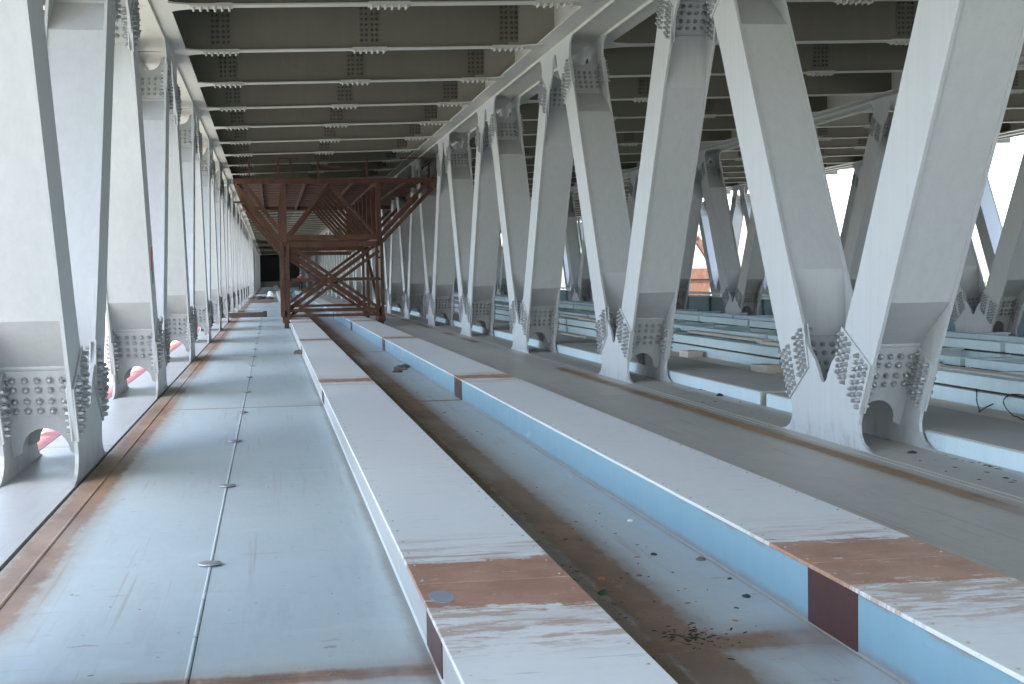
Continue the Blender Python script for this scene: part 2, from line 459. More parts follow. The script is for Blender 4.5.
# ------------------------------------------------------------------ trusses
HW = .365                     # half width of a diagonal measured along the bridge
def gusset_parts(c0, top, H=0):
    """meshes of a node, local origin on the floor (or on the chord soffit when top), z up before flipping"""
    sh = c0 - .31
    sp = [(.34 + sh, .66), (.46 + sh, 1.08), (1.08 + sh, .76), (.84 + sh, .32)]
    ji, jo = ((.34 + .46) / 2 + sh, .87), ((.84 + 1.08) / 2 + sh, .54)
    if top:
        half = [(0, .10), (.07, .115), (.13, .16), (.18, .25), (.24, .42), (.33 + sh * .8, .70), ji, jo,
                (.85 + sh, .34), (.83 + sh, .20), (.88 + sh, .09), (.99 + sh, .03), (1.10 + sh, 0)]
    else:
        half = [(0, .54), (.045, .55), (.08, .58), (.105, .625), (.20, .74), ji, jo,
                (.83, .33), (.79, .22), (.80, .14), (.86, .07), (.96, .025), (1.11, 0)]
    poly = half + [(-y, z) for y, z in reversed(half[1:])]
    f = (lambda z: -z) if top else (lambda z: z)
    P2 = lambda pl: [(y, f(z)) for y, z in pl]
    out = {}
    mb = MB()
    for x in (-.3, .27): mb.yz(P2(poly), x, x + .03)
    # arched diaphragms following each leg
    for sgn in (1, -1):
        arc = [(-.268, .92), (.268, .92), (.268, .16)] + [(.19 * cos(a) , .20 + .21 * sin(a)) for a in [pi * i / 10 for i in range(11)]] + [(-.268, .16)]
        def fn(p, k, sgn=sgn):
            y = c0 + .55 * p[1] + (.012 if k else -.012)
            return (p[0], sgn * y, f(p[1]))
        mb.prism(arc, fn)
    out['gusset'] = mb.mesh('gusset', 'truss_paint')
    plates, bolts = [], MB()
    for sgn in (1, -1):
        for x0, x1, nx in ((-.316, -.3005, -1), (-.2695, -.254, 1), (.254, .2695, -1), (.3005, .316, 1)):
            mb = MB(); mb.yz(P2([(sgn * y, z) for y, z in sp]), x0, x1)
            plates.append(mb.mesh('splice_plate', 'truss_paint', bevel=.003))
            bx = x0 if nx < 0 else x1
            for a in (.08, .21, .34, .47, .62, .76, .90):
                for b in (.08, .21, .34, .63, .77, .91):
                    e = [sp[0][i] + (sp[1][i] - sp[0][i]) * a for i in (0, 1)]
                    g = [sp[3][i] + (sp[2][i] - sp[3][i]) * a for i in (0, 1)]
                    q = [e[i] + (g[i] - e[i]) * b for i in (0, 1)]
                    bolts.bolt((bx, sgn * q[0], f(q[1])), (nx, 0, 0), .020, .044)
        # splice plates on the centre web
        for side in (1, -1):
            dn = Vector((0, .876 * sgn, f(-.482))) * side
            mb = MB(); vs = []
            for k in (.013, .028):
                for zz in (.53, .905):
                    for xx in (-.235, .235):
                        cc = Vector((xx, sgn * (c0 + .55 * zz), f(zz))) + dn * k; vs.append(cc)
            mb.add(vs, [(0, 2, 3, 1), (4, 5, 7, 6), (0, 1, 5, 4), (2, 6, 7, 3), (0, 4, 6, 2), (1, 3, 7, 5)])
            plates.append(mb.mesh('splice_plate', 'truss_paint', bevel=.003))
            for zz in (.58, .66, .755, .835):
                for xx in (-.19, -.095, 0, .095, .19):
                    bolts.bolt(Vector((xx, sgn * (c0 + .55 * zz), f(zz))) + dn * .027, dn, .023, .042)
    out['plates'] = plates
    out['bolts'] = bolts.mesh('bolt_cluster', 'bolt_zinc')
    return out

def diagonal_mesh(H, s):
    """leg from bottom node (origin) up towards s*Y"""
    ct = (P / 2 - .31) - .55 * H - 0.0
    sht = ct - .31
    c = lambda z: .31 + .55 * z
    topc = lambda y: P / 2 - y
    zi, zo = .87, .54
    inner = [(.40, zi), (.50, 1.06), (c(1.55) - HW, 1.55)]
    outer = [(.96, zo), (c(1.0) + HW, 1.0)]
    tin = [(topc(.40 + sht), H - zi), (topc(.50 + sht), H - 1.06), (c(H - 1.55) + HW, H - 1.55)]
    tout = [(topc(.96 + sht), H - zo), (c(H - 1.0) - HW, H - 1.0)]
    # the upper node's inner edge lies on the +y side of the leg, outer edge on the -y side of the node
    poly = [inner[0], inner[1], inner[2], tout[1], tout[0], tin[0], tin[1], tin[2], outer[1], outer[0]]
    mb = MB()
    for x in (-.3, .27): mb.yz([(s * y, z) for y, z in poly], x, x + .03)
    d = Vector((0, .482, .876)); n = Vector((0, .876, -.482))
    C = lambda z: Vector((0, c(z), z))
    for sg in (1, -1):
        prof = [(.44, 0), (.92, 0), (KT, .305), (H - KT, .305), (H - .92, 0), (H - .44, 0)]
        for (za, oa), (zb, ob) in zip(prof, prof[1:]):
            if oa == 0 and ob == 0:
                if sg < 0: continue
                lo, hi = -.010, .010
                v = [C(za) + n * lo, C(zb) + n * lo, C(zb) + n * hi, C(za) + n * hi]
            else:
                th = .016
                v = [C(za) + n * (sg * oa), C(zb) + n * (sg * ob), C(zb) + n * (sg * (ob - th)), C(za) + n * (sg * (oa - th))]
            mb.yz([(s * p.y, p.z) for p in v], -.2695, .2695)
    return mb.mesh('diagonal', 'truss_paint')

def truss(xin, zb, H, label, far=False, ks=KN):
    t = thing('steel_truss', label, 'truss', None, (xin + .3, 0, zb))
    H0 = H - zb
    ct = (P / 2 - .31) - .55 * H0
    dm = {s: diagonal_mesh(H0, s) for s in (1, -1)}
    gb, gt = gusset_parts(.31, False), gusset_parts(ct, True)
    for k in ks:
        y = Y0 + k * P
        for g, yy, z, nm in ((gb, y, 0, 'bottom_gusset'), (gt, y + P / 2, H0, 'top_gusset')):
            o = obj(nm, g['gusset'], t, (0, yy, z))
            if k < 12:
                for pm in g['plates']: obj('splice_plate', pm, o)
                obj('bolt_cluster', g['bolts'], o, kind='stuff')
        for s in (1, -1): obj('diagonal', dm[s], t, (0, y, 0))
    ya, yb = Y0 + ks[0] * P - P / 2, Y0 + ks[-1] * P + P / 2
    mb = MB(); ov = .25 if xin < 0 else .33
    mb.box(-.3 - ov, .3 + ov, YA, YB, H0 + .05, H0 + .08); mb.box(-.3, -.27, YA, YB, H0, H0 + .05); mb.box(.27, .3, YA, YB, H0, H0 + .05)
    mb.box(-.3, -.27, YA, YB, H0 + .08, H0 + 1.0); mb.box(.27, .3, YA, YB, H0 + .08, H0 + 1.0)
    for i in range(int((YB - YA) / (P / 4))):                         # diaphragms inside the box
        yy = YA + i * P / 4 + .3; mb.box(-.27, .27, yy, yy + .02, H0 + .08, H0 + .9)
    obj('top_chord', mb.mesh('top_chord', 'flange_paint'), t)
    mb = MB(); mb.box(-.32 if xin > 0 else -.34, .32 if xin > 0 else .305, YA, YB, -.7, .003)
    obj('bottom_chord', mb.mesh('bottom_chord', 'chord_top' if xin < 0 else 'deck_right'), t)
    return t, H0
TL, HL = truss(-2.14, .0, 5.40, 'pale grey steel truss of V diagonals along the blue deck with the rusty seam')
TR, HR = truss(5.075, .0, 5.57, 'pale grey steel truss of V diagonals beside the grey walkway slabs')
T2, H2 = truss(15.2, .0, 5.80, 'steel truss of V diagonals between the blue stringers and the teal edge girder', ks=range(-2, 17))
T3, H3 = truss(25.2, .0, 6.10, 'outermost grey steel truss with the open sky behind it, past the teal edge girder', ks=range(-2, 17))

# paint marks sprayed on the trusses
mb = MB(); mb.box(-.001, .003, -.06, .09, 0, .32); obj('paint_mark', mb.mesh('paint_mark', 'paint_red'), TL, (.301, Y0 + P - 1.30, 1.72), label='red sprayed paint mark')
mb = MB(); mb.box(-.001, .003, -.06, .09, 0, .16); obj('paint_mark', mb.mesh('paint_mark', 'paint_green'), TL, (.301, Y0 + P - 1.20, 1.55), label='green sprayed paint mark')

# ------------------------------------------------------------------ lower deck
deck = struct('lower_deck', None)
mb = MB(); mb.box(-2.18, 27.3, YA, YB, -1.0, -.75); obj('base_plate', mb.mesh('base_plate', 'dark_gap'), deck)
def plates(x0, x1, ys, mat, z=0.0, th=.03, gap=.004, name='deck_plate'):
    for a, b in zip(ys, ys[1:]):
        mb = MB(); mb.box(x0 + gap, x1 - gap, a + gap, b - gap, z - th, z)
        obj(name, mb.mesh(name, mat), deck)
W12 = [YA] + [5.6 + 12 * k for k in range(0, 20) if 5.6 + 12 * k < YB] + [YB]
plates(-1.512, -.362, W12, 'deck_left')
plates(-.358, .70, W12, 'deck_left')
plates(.70, 2.42, W12, 'deck_channel')
plates(2.42, 4.98, W12, 'deck_right', gap=.005)
plates(4.98, 5.06, [YA, YB], 'deck_right', z=.0)
plates(5.72, 6.8, [YA, YB], 'dark_gap', z=-.02)
plates(6.8, 7.95, [YA + 4.05 * k for k in range(62)], 'timber', z=0.0)
plates(7.95, 15.1, [YA, YB], 'floor_far', z=-.02)
plates(15.9, 25.1, [YA, YB], 'floor_far', z=-.3)
plates(25.9, 27.3, [YA, YB], 'floor_far', z=-.1)
# weld bead and caps along the centre seam
mb = MB()
y = 4.0
while y < 120:
    L = min(random.uniform(.5, 1.4), 120 - y)
    pr = [(-.366 + .009 * cos(a), .006 * sin(a)) for a in [pi * i / 5 for i in range(6)]]
    dx = random.uniform(-.002, .002)
    mb.prism([(x + dx, z - .001) for x, z in pr], lambda p, k, y=y, L=L: (p[0], y + L * k, p[1]))
    y += L + random.uniform(.01, .03)
obj('weld_bead', mb.mesh('weld_bead', 'deck_left', smooth=False), deck)
mb = MB()
y = 4.0
pr = [(-1.352 + .014 * cos(a), .010 * sin(a)) for a in [pi * i / 4 for i in range(5)]]
mb.prism([(x, z - .001) for x, z in pr], lambda p, k: (p[0], 2 + 150 * k, p[1]))
obj('weld_bead', mb.mesh('weld_bead', 'deck_left'), deck)
mb = MB(); n = 20
pr = [(0.0, .018), (.05, .018), (.078, .014), (.081, .008), (.05, .004), (.03, 0)]
vs = [(.82 * r * cos(2 * pi * k / n), .82 * r * sin(2 * pi * k / n), z) for r, z in pr[1:] for k in range(n)]
fs = [(i * n + k, i * n + n + k, i * n + n + (k + 1) % n, i * n + (k + 1) % n) for i in range(len(pr) - 2) for k in range(n)] + [tuple(range(n))]
mb.add(vs, fs); cap = mb.mesh('drain_cap', 'bolt_zinc', smooth=False)
for k in range(0, 20): obj('drain_cap', cap, deck, (-.366 + random.uniform(-.006, .006), 4.95 + 2.99 * k, .002))

# ------------------------------------------------------------------ low girders on the deck
def girder(xw0, xw1, xf0, xf1, label, wl, wr):
    t = thing('deck_girder', label, 'girder')
    ys = [YA] + [5.92 + 12 * k for k in range(0, 20) if 5.92 + 12 * k < YB - 1] + [YB]
    for a, b in zip(ys, ys[1:]):
        mb = MB(); mb.box(xf0, xf1, a + .002, b - .002, .260, .28)
        obj('top_flange', mb.mesh('top_flange', 'girder_top', bevel=.003), t)
        mb = MB(); mb.box(xw0, xw0 + .02, a + .002, b - .002, -.005, .260); obj('web', mb.mesh('web', wl), t)
        mb = MB(); mb.box(xw1 - .02, xw1, a + .002, b - .002, -.005, .260); obj('web', mb.mesh('web', wr), t)
    for i, yy in enumerate(ys[1:-1]):
        hw = .36 if i else .27
        yy -= .0 if i else .23
        for x in (xw0 - .004, xw1 - .016):
            mb = MB(); mb.box(x, x + .02, yy - hw, yy + hw, -.004, .2595); obj('splice_panel', mb.mesh('splice_panel', 'splice_red'), t)
    # fillet along the foot of the web
    for x, s in ((xw0, -1), (xw1, 1)):
        mb = MB(); mb.prism([(x, 0), (x + s * .010, 0), (x, .010)], lambda p, k: (p[0], YA + (YB - YA) * k, p[1] + .001)); obj('weld_bead', mb.mesh('weld_bead', 'deck_channel'), t)
    return t
G1 = girder(.635, 1.215, .585, 1.26, 'low white-topped box girder with rust patches beside the blue deck plates', 'chord_top', 'girder_blue')
G2 = girder(2.37, 3.02, 2.352, 3.07, 'low box girder with bright blue side and dark red splice panels', 'girder_blue', 'steel_blue')
# dots of bolts along flange edges and the grey round spot
n = 24
mb = MB(); pr = [(.052 * (1 + .06 * sin(3 * a)) * cos(a), .115 * (1 + .05 * cos(2 * a)) * sin(a)) for a in [2 * pi * k / n for k in range(n)]]
mb.xy(pr, 0, .002); obj('paint_spot', mb.mesh('paint_spot', 'grey_spot'), G1, (.665, 5.66, .2803), label='grey round paint spot')
for g, xs in ((G1, (.62, 1.225)), (G2, (2.385, 3.035))):
    mb = MB()
    for x in xs:
        for k in range(160): mb.bolt((x, 4.2 + k * .3 + random.uniform(-.02, .02), .2795), (0, 0, 1), .006, .004)
    obj('rivet_row', mb.mesh('rivet_row', 'slab_grey'), g, kind='stuff')

# ------------------------------------------------------------------ right bay: slabs, stringers, cross members
ys = [-6.5, 3.7, 15.72, 27.9, 40, 52.1, 64.2, 76.3, 88.4, 100.5, 112.6, 124.7, 136.8, 149, 161, 174]
SL = ['beside the first wide gap', '']
for i, (a, b) in enumerate(zip(ys, ys[1:])):
    t = thing('walkway_slab', 'long grey walkway slab with pale blue edge plate behind the bolted truss feet', 'slab', None, (0, 0, -.02), group='walkway slabs along the truss')
    mb = MB(); mb.box(5.72, 6.78, a + .10, b - .10, .0, .178); obj('slab_top', mb.mesh('slab_top', 'slab_grey', bevel=.006), t)
    mb = MB(); mb.box(5.702, 5.719, a + .11, b - .11, .0, .165); obj('edge_plate', mb.mesh('edge_plate', 'steel_blue'), t)
def stringer(x, w, ys, h, label, grp, mat='steel_blue'):
    for a, b in zip(ys, ys[1:]):
        t = thing('stringer_beam', label, 'beam', None, (0, 0, -.02), group=grp)
        mb = MB(); mb.box(x, x + w, a + .09, b - .09, 0, h * .50); obj('lower_box', mb.mesh('lower_box', mat), t)
        mb = MB(); mb.box(x + .07, x + w - .03, a + .10, b - .10, h * .50, h * .60); obj('spacer', mb.mesh('spacer', 'dark_steel'), t)
        mb = MB(); mb.box(x - .01, x + w, a + .08, b - .08, h * .60, h); obj('upper_box', mb.mesh('upper_box', mat), t)
stringer(7.95, .20, [-6.9] + [29.2 + 8.1 * k for k in range(-4, 17)], .366, 'pale blue stacked stringer beam beside the timber strip', 'blue stringers beside the timber strip')
stringer(11.62, .20, [-6.9] + [33.0 + 4.05 * k for k in range(-9, 32)], .38, 'pale blue stacked stringer beam in the middle of the side bay', 'blue stringers in the middle of the side bay')
stringer(9.85, .12, [-6.9] + [35.0 + 8.1 * k for k in range(-5, 16)], .30, 'narrow pale blue rail beam between the two rows of stringers', 'narrow rail beams between the stringers')
stringer(13.3, .14, [-6.9] + [31.0 + 8.1 * k for k in range(-4, 16)], .32, 'pale blue rail beam just in front of the second truss', 'rail beams before the second truss')
def cross(x0, x1, step, off, h, label, grp):
    mb = MB(); mb.box(x0, x1, -.11, .11, h - .03, h); fl = mb.mesh('top_flange', 'steel_blue')
    mb = MB(); mb.box(x0, x1, -.012, .012, 0, h - .03); wb = mb.mesh('web', 'steel_blue')
    y = off
    while y < 110:
        t = thing('floor_joist', label, 'joist', None, (0, y, -.02), group=grp)
        obj('top_flange', fl, t); obj('web', wb, t); y += step
cross(8.16, 11.60, 2.7, 6.0, .24, 'pale blue floor joist spanning between the two rows of stringers', 'joists between the stringers')
cross(11.83, 15.1, 2.7, 8.0, .24, 'pale blue floor joist between the far stringers and the second truss', 'joists before the second truss')
# pale timbers lying on the tan strip and by the joists
for x, y, l, w, h, rz, lb in [(7.70, 25.1, .42, .30, .12, .1, 'squat timber block at the foot of the blue stringer, before the joint'), (7.58, 20.7, .50, .30, .13, .2, 'squat timber block on the tan strip between two truss feet'), (7.3, 33.5, 1.8, .2, .1, .02, 'long flat timber lying on the tan strip')]:
    mb = MB(); mb.box(-w / 2, w / 2, -l / 2, l / 2, 0, h)
    thing('timber_block', lb, 'timber', mb.mesh('timber_block', 'timber', bevel=.006), (x, y, .0), rz)
for k in range(20):                                                # light planks laid along the joists
    y = 7 + k * 5.2
    mb = MB(); mb.box(-.12, .12, -2.4, 2.4, 0, .05)
    thing('plank', 'long tan plank laid across the blue floor joists', 'plank', mb.mesh('plank', 'timber'), (9.1 + .25 * sin(k * 2.1), y, .2205), group='tan planks over the joists')
# teal edge girder with rail
t = thing('edge_girder', 'dark teal plate girder with a white pipe rail behind the second truss', 'girder')
mb = MB(); mb.box(17.3, 17.34, YA, YB, -.3, .55); obj('web', mb.mesh('web', 'steel_teal'), t)
mb = MB(); mb.box(17.15, 17.5, YA, YB, .55, .60); obj('top_flange', mb.mesh('top_flange', 'steel_blue'), t)
mb = MB()
for k in range(82): mb.box(17.2, 17.3, YA + k * 3.03, YA + k * 3.03 + .02, -.3, .55)
obj('stiffener_row', mb.mesh('stiffener_row', 'steel_teal'), t, kind='stuff')
mb = MB(); mb.tube([(17.3, YA, .70), (17.3, YB, .70)], .05); 
for k in range(61): mb.tube([(17.3, YA + 4.05 * k, .59), (17.3, YA + 4.05 * k, .70)], .03, 6)
obj('pipe_rail', mb.mesh('pipe_rail', 'rail_white'), t)
# red primer beam along the open left edge
t = thing('edge_beam', 'red primed steel beam along the open outer edge behind the truss feet', 'beam')
mb = MB(); mb.box(-2.85, -2.82, YA, YB, -.95, -.40); obj('web', mb.mesh('web', 'primer_red'), t)
mb = MB(); mb.box(-2.96, -2.18, YA, YB, -.98, -.95); mb.box(-2.96, -2.70, YA, YB, -.40, -.37); obj('flange', mb.mesh('flange', 'primer_red'), t)

# ------------------------------------------------------------------ far end of the bridge
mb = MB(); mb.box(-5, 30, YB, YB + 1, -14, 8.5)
ab = thing('shade_backdrop', 'added dark backdrop closing the far end of the bridge', 'wall', mb.mesh('shade_backdrop', 'shade_backdrop'))  # added backdrop, coloured as the dark of the far interior
mb = MB(); mb.box(-2.5, 5, YB - 3, YB - 2.6, -.02, 1.0)
thing('parapet_wall', 'low pale concrete wall across the deck before the dark backdrop', 'wall', mb.mesh('parapet_wall', 'abutment_low'))

for x, lb in ((-3.4, 'added dark wall shading the open edge at the far end of the deck'), (7.6, 'added dark shade wall behind the slab-side truss at the far end of the deck')):
    t = thing('shade_wall', lb, 'wall', None, (x, 0, 0))  # side walls added to keep daylight out of the far end
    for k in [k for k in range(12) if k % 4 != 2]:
        mb = MB(); mb.box(-.04, .04, 142 + 8.4 * k, 142 + 8.38 * (k + 1), -.98, 5.4 + CF * x); obj('panel', mb.mesh('panel', 'shade_backdrop'), t)
# ------------------------------------------------------------------ rusty travelling gantry
YG, YGB = 45.0, 62.5
gan = thing('gantry', 'rust brown steel travelling gantry with a wide top platform straddling the girders', 'gantry', None, (0, YG, 0))
XL, XR = .50, 3.48
def bars(name, lst, w, h, mat='gantry_rust'):
    for p, q in lst:
        mb = MB(); mb.bar(p, q, w, h); obj(name, mb.mesh(name, mat), gan)
tw = [0.0, 6.6]                                                    # the two lower frames
bars('post', [((x + d, y, .30), (x + d, y, 2.72)) for x in (XL, XR) for y in tw for d in (-.085, .085)], .09, .2)
bars('batten', [((x - .12, y, z), (x + .12, y, z)) for x in (XL, XR) for y in tw for z in (.6, 1.5, 2.2)], .21, .06)
for y in [0, 2.2, 4.4, 6.6, 8.8, 11, 13.2, 15.4, 17.4]:
    bars('upper_post', [((x, y, 2.72), (x, y, 4.55)) for x in (XL, XR)], .15, .15)
    if y in (0, 4.4, 11, 17.4): bars('outrigger_strut', [((XL - .05, y, 2.66), (-.95, y, 4.50)), ((XR + .05, y, 2.66), (5.32, y, 4.50))], .10, .12)
    if y == 0: bars('outrigger_strut', [((XL - .05, y, 2.93), (-.70, y, 4.58)), ((XR + .05, y, 2.90), (5.05, y, 4.58))], .10, .12)
    bars('brace', [((XL + .05, y, 2.86), (1.93, y, 4.56)), ((1.93, y, 4.56), (XR - .05, y, 2.86))], .05 if y else .09, .06 if y else .10)
for y in [1.1 * i for i in range(1, 16)]: bars('brace', [((1.95, y + .5, 4.56), (XR - .05, y + .5, 2.86))], .032, .04)
bars('ledger_beam', [((XL - .1, y, z), (XR + .1, y, z)) for y in (0, 6.6, 17.4) for z in (2.86, 2.64)], .14, .16)
bars('side_beam', [((x, -.1, 2.75), (x, 17.4, 2.75)) for x in (XL, XR)], .14, .18)
bars('side_brace', [((x, 0, .5), (x, 6.6, 2.6)) for x in (XL, XR)], .1, .1)
for y in tw:
    for dz in (-.13, .13):
        bars('cross_brace', [((XL, y + .02, 2.55 + dz), (XR, y + .02, .42 + dz)), ((XL, y + .13, .42 + dz), (XR, y + .13, 2.55 + dz))], .09, .10)
    bars('bottom_tie', [((XL, y, .38), (XR, y, .38)), ((XL, y, .56), (XR, y, .56))], .12, .09)
    bars('middle_rail', [((XL, y, 1.52), (XR, y, 1.52))], .07, .10)
bars('bottom_side_tie', [((x, 0, .42), (x, 6.6, .42)) for x in (XL, XR)], .12, .12)
# bogies with wheels
for x in (XL, XR):
    for y in tw:
        mb = MB(); mb.box(-.12, .12, -.55, .55, .17, .34); bo = obj('bogie', mb.mesh('bogie', 'gantry_rust', bevel=.01), gan, (x, y, 0))
        for dy in (-.36, .36):
            mb = MB(); mb.tube([(-.07, dy, .14), (.07, dy, .14)], .14, 14); obj('wheel', mb.mesh('wheel', 'dark_steel'), bo)
# platform: edge beams, joists, boards, railing
bars('platform_edge', [((-1.02, 0, 4.65), (5.42, 0, 4.65)), ((-1.02, 17.5, 4.65), (5.42, 17.5, 4.65)), ((-1.0, 0, 4.65), (-1.0, 17.5, 4.65)), ((5.40, 0, 4.65), (5.40, 17.5, 4.65))], .10, .16)
bars('platform_joist', [((x, 0, 4.62), (x, 17.5, 4.62)) for x in (-.2, .5, 1.2, 1.93, 2.7, 3.48, 4.4)], .08, .10)
for k in range(34):
    y = .15 + k * .515
    mb = MB(); mb.box(-1.0, 5.4, y, y + .40, 4.705 + .004 * (k % 3), 4.745); obj('board', mb.mesh('board', 'gantry_board'), gan)
bars('rail_post', [((x, y, 4.70), (x, y, 5.36)) for x in (-.55, .35, .75, 1.6, 3.15, 5.36) for y in (0.03,)] + [((5.36, y, 4.7), (5.36, y, 5.36)) for y in (2, 4, 6, 8)], .05, .05)
bars('hand_rail', [((5.36, 0, 5.36), (5.36, 9, 5.36)), ((4.2, .03, 5.36), (5.36, .03, 5.36)), ((.35, .03, 5.36), (1.0, .03, 5.36)), ((1.6, .03, 5.14), (3.15, .03, 4.98))], .04, .04)
bars('hanger', [((-.95, .1, 4.5), (-.80, .1, 4.0)), ((-1.05, .1, 4.0), (-.72, .1, 4.0))], .06, .06, 'gantry_board')

# ------------------------------------------------------------------ small things on the deck
mb = MB(); mb.box(-.86, .86, -.13, .13, 0, .20)
mb.box(.86, 1.02, -.22, .22, 0, .24)
thing('steel_bar', 'dark rusty steel bar lying across the blue deck plates', 'bar', mb.mesh('steel_bar', 'dark_steel', bevel=.01), (-1.16 + .0, 58.5, 0))
def lump(r, seed, flat=.6):
    rr = random.Random(seed); mb = MB(); n, L = 7, 4; vs = [(0, 0, 0)]
    for i in range(L):
        th = pi / 2 * i / (L - .4)
        for k in range(n):
            a = 2 * pi * k / n + .2 * i; q = r * cos(th) * rr.uniform(.75, 1.2)
            vs.append((q * cos(a), q * sin(a) * .8, r * flat * sin(th) * rr.uniform(.85, 1.1)))
    vs.append((0, 0, r * flat))
    fs = [(0, 1 + (k + 1) % n, 1 + k) for k in range(n)]
    fs += [(1 + i * n + k, 1 + i * n + (k + 1) % n, 1 + (i + 1) * n + (k + 1) % n, 1 + (i + 1) * n + k) for i in range(L - 1) for k in range(n)]
    fs += [(1 + (L - 1) * n + k, 1 + (L - 1) * n + (k + 1) % n, len(vs) - 1) for k in range(n)]
    mb.add(vs, fs); return mb
def stone(x, y, r, mat, label, z=0.0, group=None, seed=0, name='stone'):
    thing(name, label, name.replace('_', ' '), lump(r, seed).mesh(name, mat), (x, y, z), random.uniform(0, 6), group)
stone(2.315, 7.40, .032, 'stone', 'dark stone against the foot of the bright blue girder side', seed=1)
stone(2.25, 8.68, .026, 'stone_pale', 'small white pebble in the channel beyond the dark stone', seed=2, name='pebble')
stone(2.29, 10.69, .026, 'stone_pale', 'white pebble farther along the foot of the blue girder side', seed=3, name='pebble')
stone(2.262, 6.50, .026, 'tarpaulin', 'black chip with a pale crumb near the dark red splice panel', seed=7, name='chip')
stone(2.312, 6.90, .016, 'soil', 'small brown chip at the blue girder foot', seed=8, name='chip')
stone(1.878, 7.09, .018, 'soil', 'round brown pebble at the edge of the rust band', seed=9, name='pebble')
stone(1.673, 7.065, .024, 'rust_orange', 'orange rust flake lying on the brown band', seed=10, name='flake')
stone(1.60, 6.73, .036, 'moss', 'dark green moss clump on the brown band', seed=11, name='moss_clump')
stone(2.10, 7.60, .022, 'leaf_litter', 'single dark dead leaf on the grey channel floor', seed=12, name='dead_leaf')
stone(.58, 29.6, .16, 'stone', 'dark clod at the end of the cross weld beside the white girder', seed=4, name='clod')
stone(5.405, 11.22, .045, 'dark_steel', 'dark lump on the deck under the bolted truss foot', seed=5, name='lump')
stone(5.62, 17.1, .06, 'tarpaulin', 'dark lump on the deck between two truss feet', seed=6, name='lump')
for i, (x, y, r) in enumerate([(2.16, 23.8, .14), (2.05, 23.2, .11), (2.28, 24.3, .12)]):
    stone(x, y, r, 'stone', 'dark clod by the blue girder side far along the channel', seed=20 + i, name='clod', group='clods far along the channel')
rr = random.Random(11)
def litter(name, label, mat, spots, group=None):
    mb = MB()
    for x, y, r, z in spots:
        l = lump(r, rr.randint(0, 9999), rr.uniform(.10, .45)); a = rr.uniform(0, 6); e = rr.uniform(1.0, 1.9)
        l.v = [(p[0] * e, p[1] / e, p[2]) for p in l.v]
        mb.add([(x + p[0] * cos(a) - p[1] * sin(a), y + p[0] * sin(a) + p[1] * cos(a), z + p[2]) for p in l.v], l.f)
    o = obj(name, mb.mesh(name, mat), None, kind='stuff'); o['label'] = label; o['category'] = 'litter'
sp = [(rr.gauss(1.80, .07), 5.86 + rr.gauss(0, .09), rr.uniform(.003, .013), 0) for _ in range(130)]
sp += [(rr.uniform(1.45, 2.2), rr.uniform(5.4, 9.5), rr.uniform(.004, .013), 0) for _ in range(34)]
sp += [(rr.gauss(1.58, .10), rr.uniform(6.2, 8.2), rr.uniform(.004, .014), 0) for _ in range(32)]
sp += [(rr.uniform(1.5, 2.3), rr.uniform(9, 26), rr.uniform(.008, .02), 0) for _ in range(26)]
sp += [(rr.uniform(5.1, 5.7), rr.uniform(7, 24), rr.uniform(.008, .02), .004) for _ in range(60)]
sp += [(rr.uniform(5.55, 5.69), 10.4 + rr.gauss(0, .3), rr.uniform(.01, .03), .0) for _ in range(22)]
litter('litter_crumbs', 'dark leaf crumbs scattered along the channel floor', 'leaf_litter', sp)
litter('rust_flakes', 'loose rust flakes scattered over the steel deck', 'rust_orange', [(rr.uniform(1.5, 2.2), rr.uniform(5.5, 9), rr.uniform(.006, .02), 0) for _ in range(14)] + [(rr.uniform(-1.3, .5), rr.uniform(5.8, 14), rr.uniform(.004, .008), 0) for _ in range(16)])
litter('moss_crumbs', 'green moss crumbs along the edge of the white girder', 'moss', [(1.40 + rr.gauss(0, .04), rr.uniform(5.5, 8), rr.uniform(.008, .018), 0) for _ in range(26)])
# wires drooping from the blue stringer
def wire(pts, label):
    mb = MB(); P_ = [Vector(p) for p in pts]; sm = []
    for i in range(len(P_) - 1):
        p0, p1, p2, p3 = P_[max(i - 1, 0)], P_[i], P_[i + 1], P_[min(i + 2, len(P_) - 1)]
        for k in range(5):
            u = k / 5
            sm.append(.5 * ((2 * p1) + (p2 - p0) * u + (2 * p0 - 5 * p1 + 4 * p2 - p3) * u * u + (3 * p1 - p0 - 3 * p2 + p3) * u ** 3))
    mb.tube(sm + [P_[-1]], .007, 6); thing('wire', label, 'wire', mb.mesh('wire', 'cable'))
wire([(7.945, 14.85, .20), (7.92, 14.8, .14), (7.88, 14.72, .06), (7.66, 14.25, .012), (7.60, 14.15, .012), (7.78, 14.35, .03), (7.93, 14.45, .06)], 'thin dark wire looped down from the blue stringer to the timber strip')
wire([(7.945, 13.75, .21), (7.93, 14.05, .20), (7.92, 14.2, .13), (7.88, 14.1, .06), (7.72, 13.65, .015), (7.62, 13.40, .03), (7.60, 13.2, .015), (7.72, 13.25, .05), (7.66, 13.05, .015), (7.75, 12.9, .03)], 'tangled dark wire lying in curls on the timber strip')
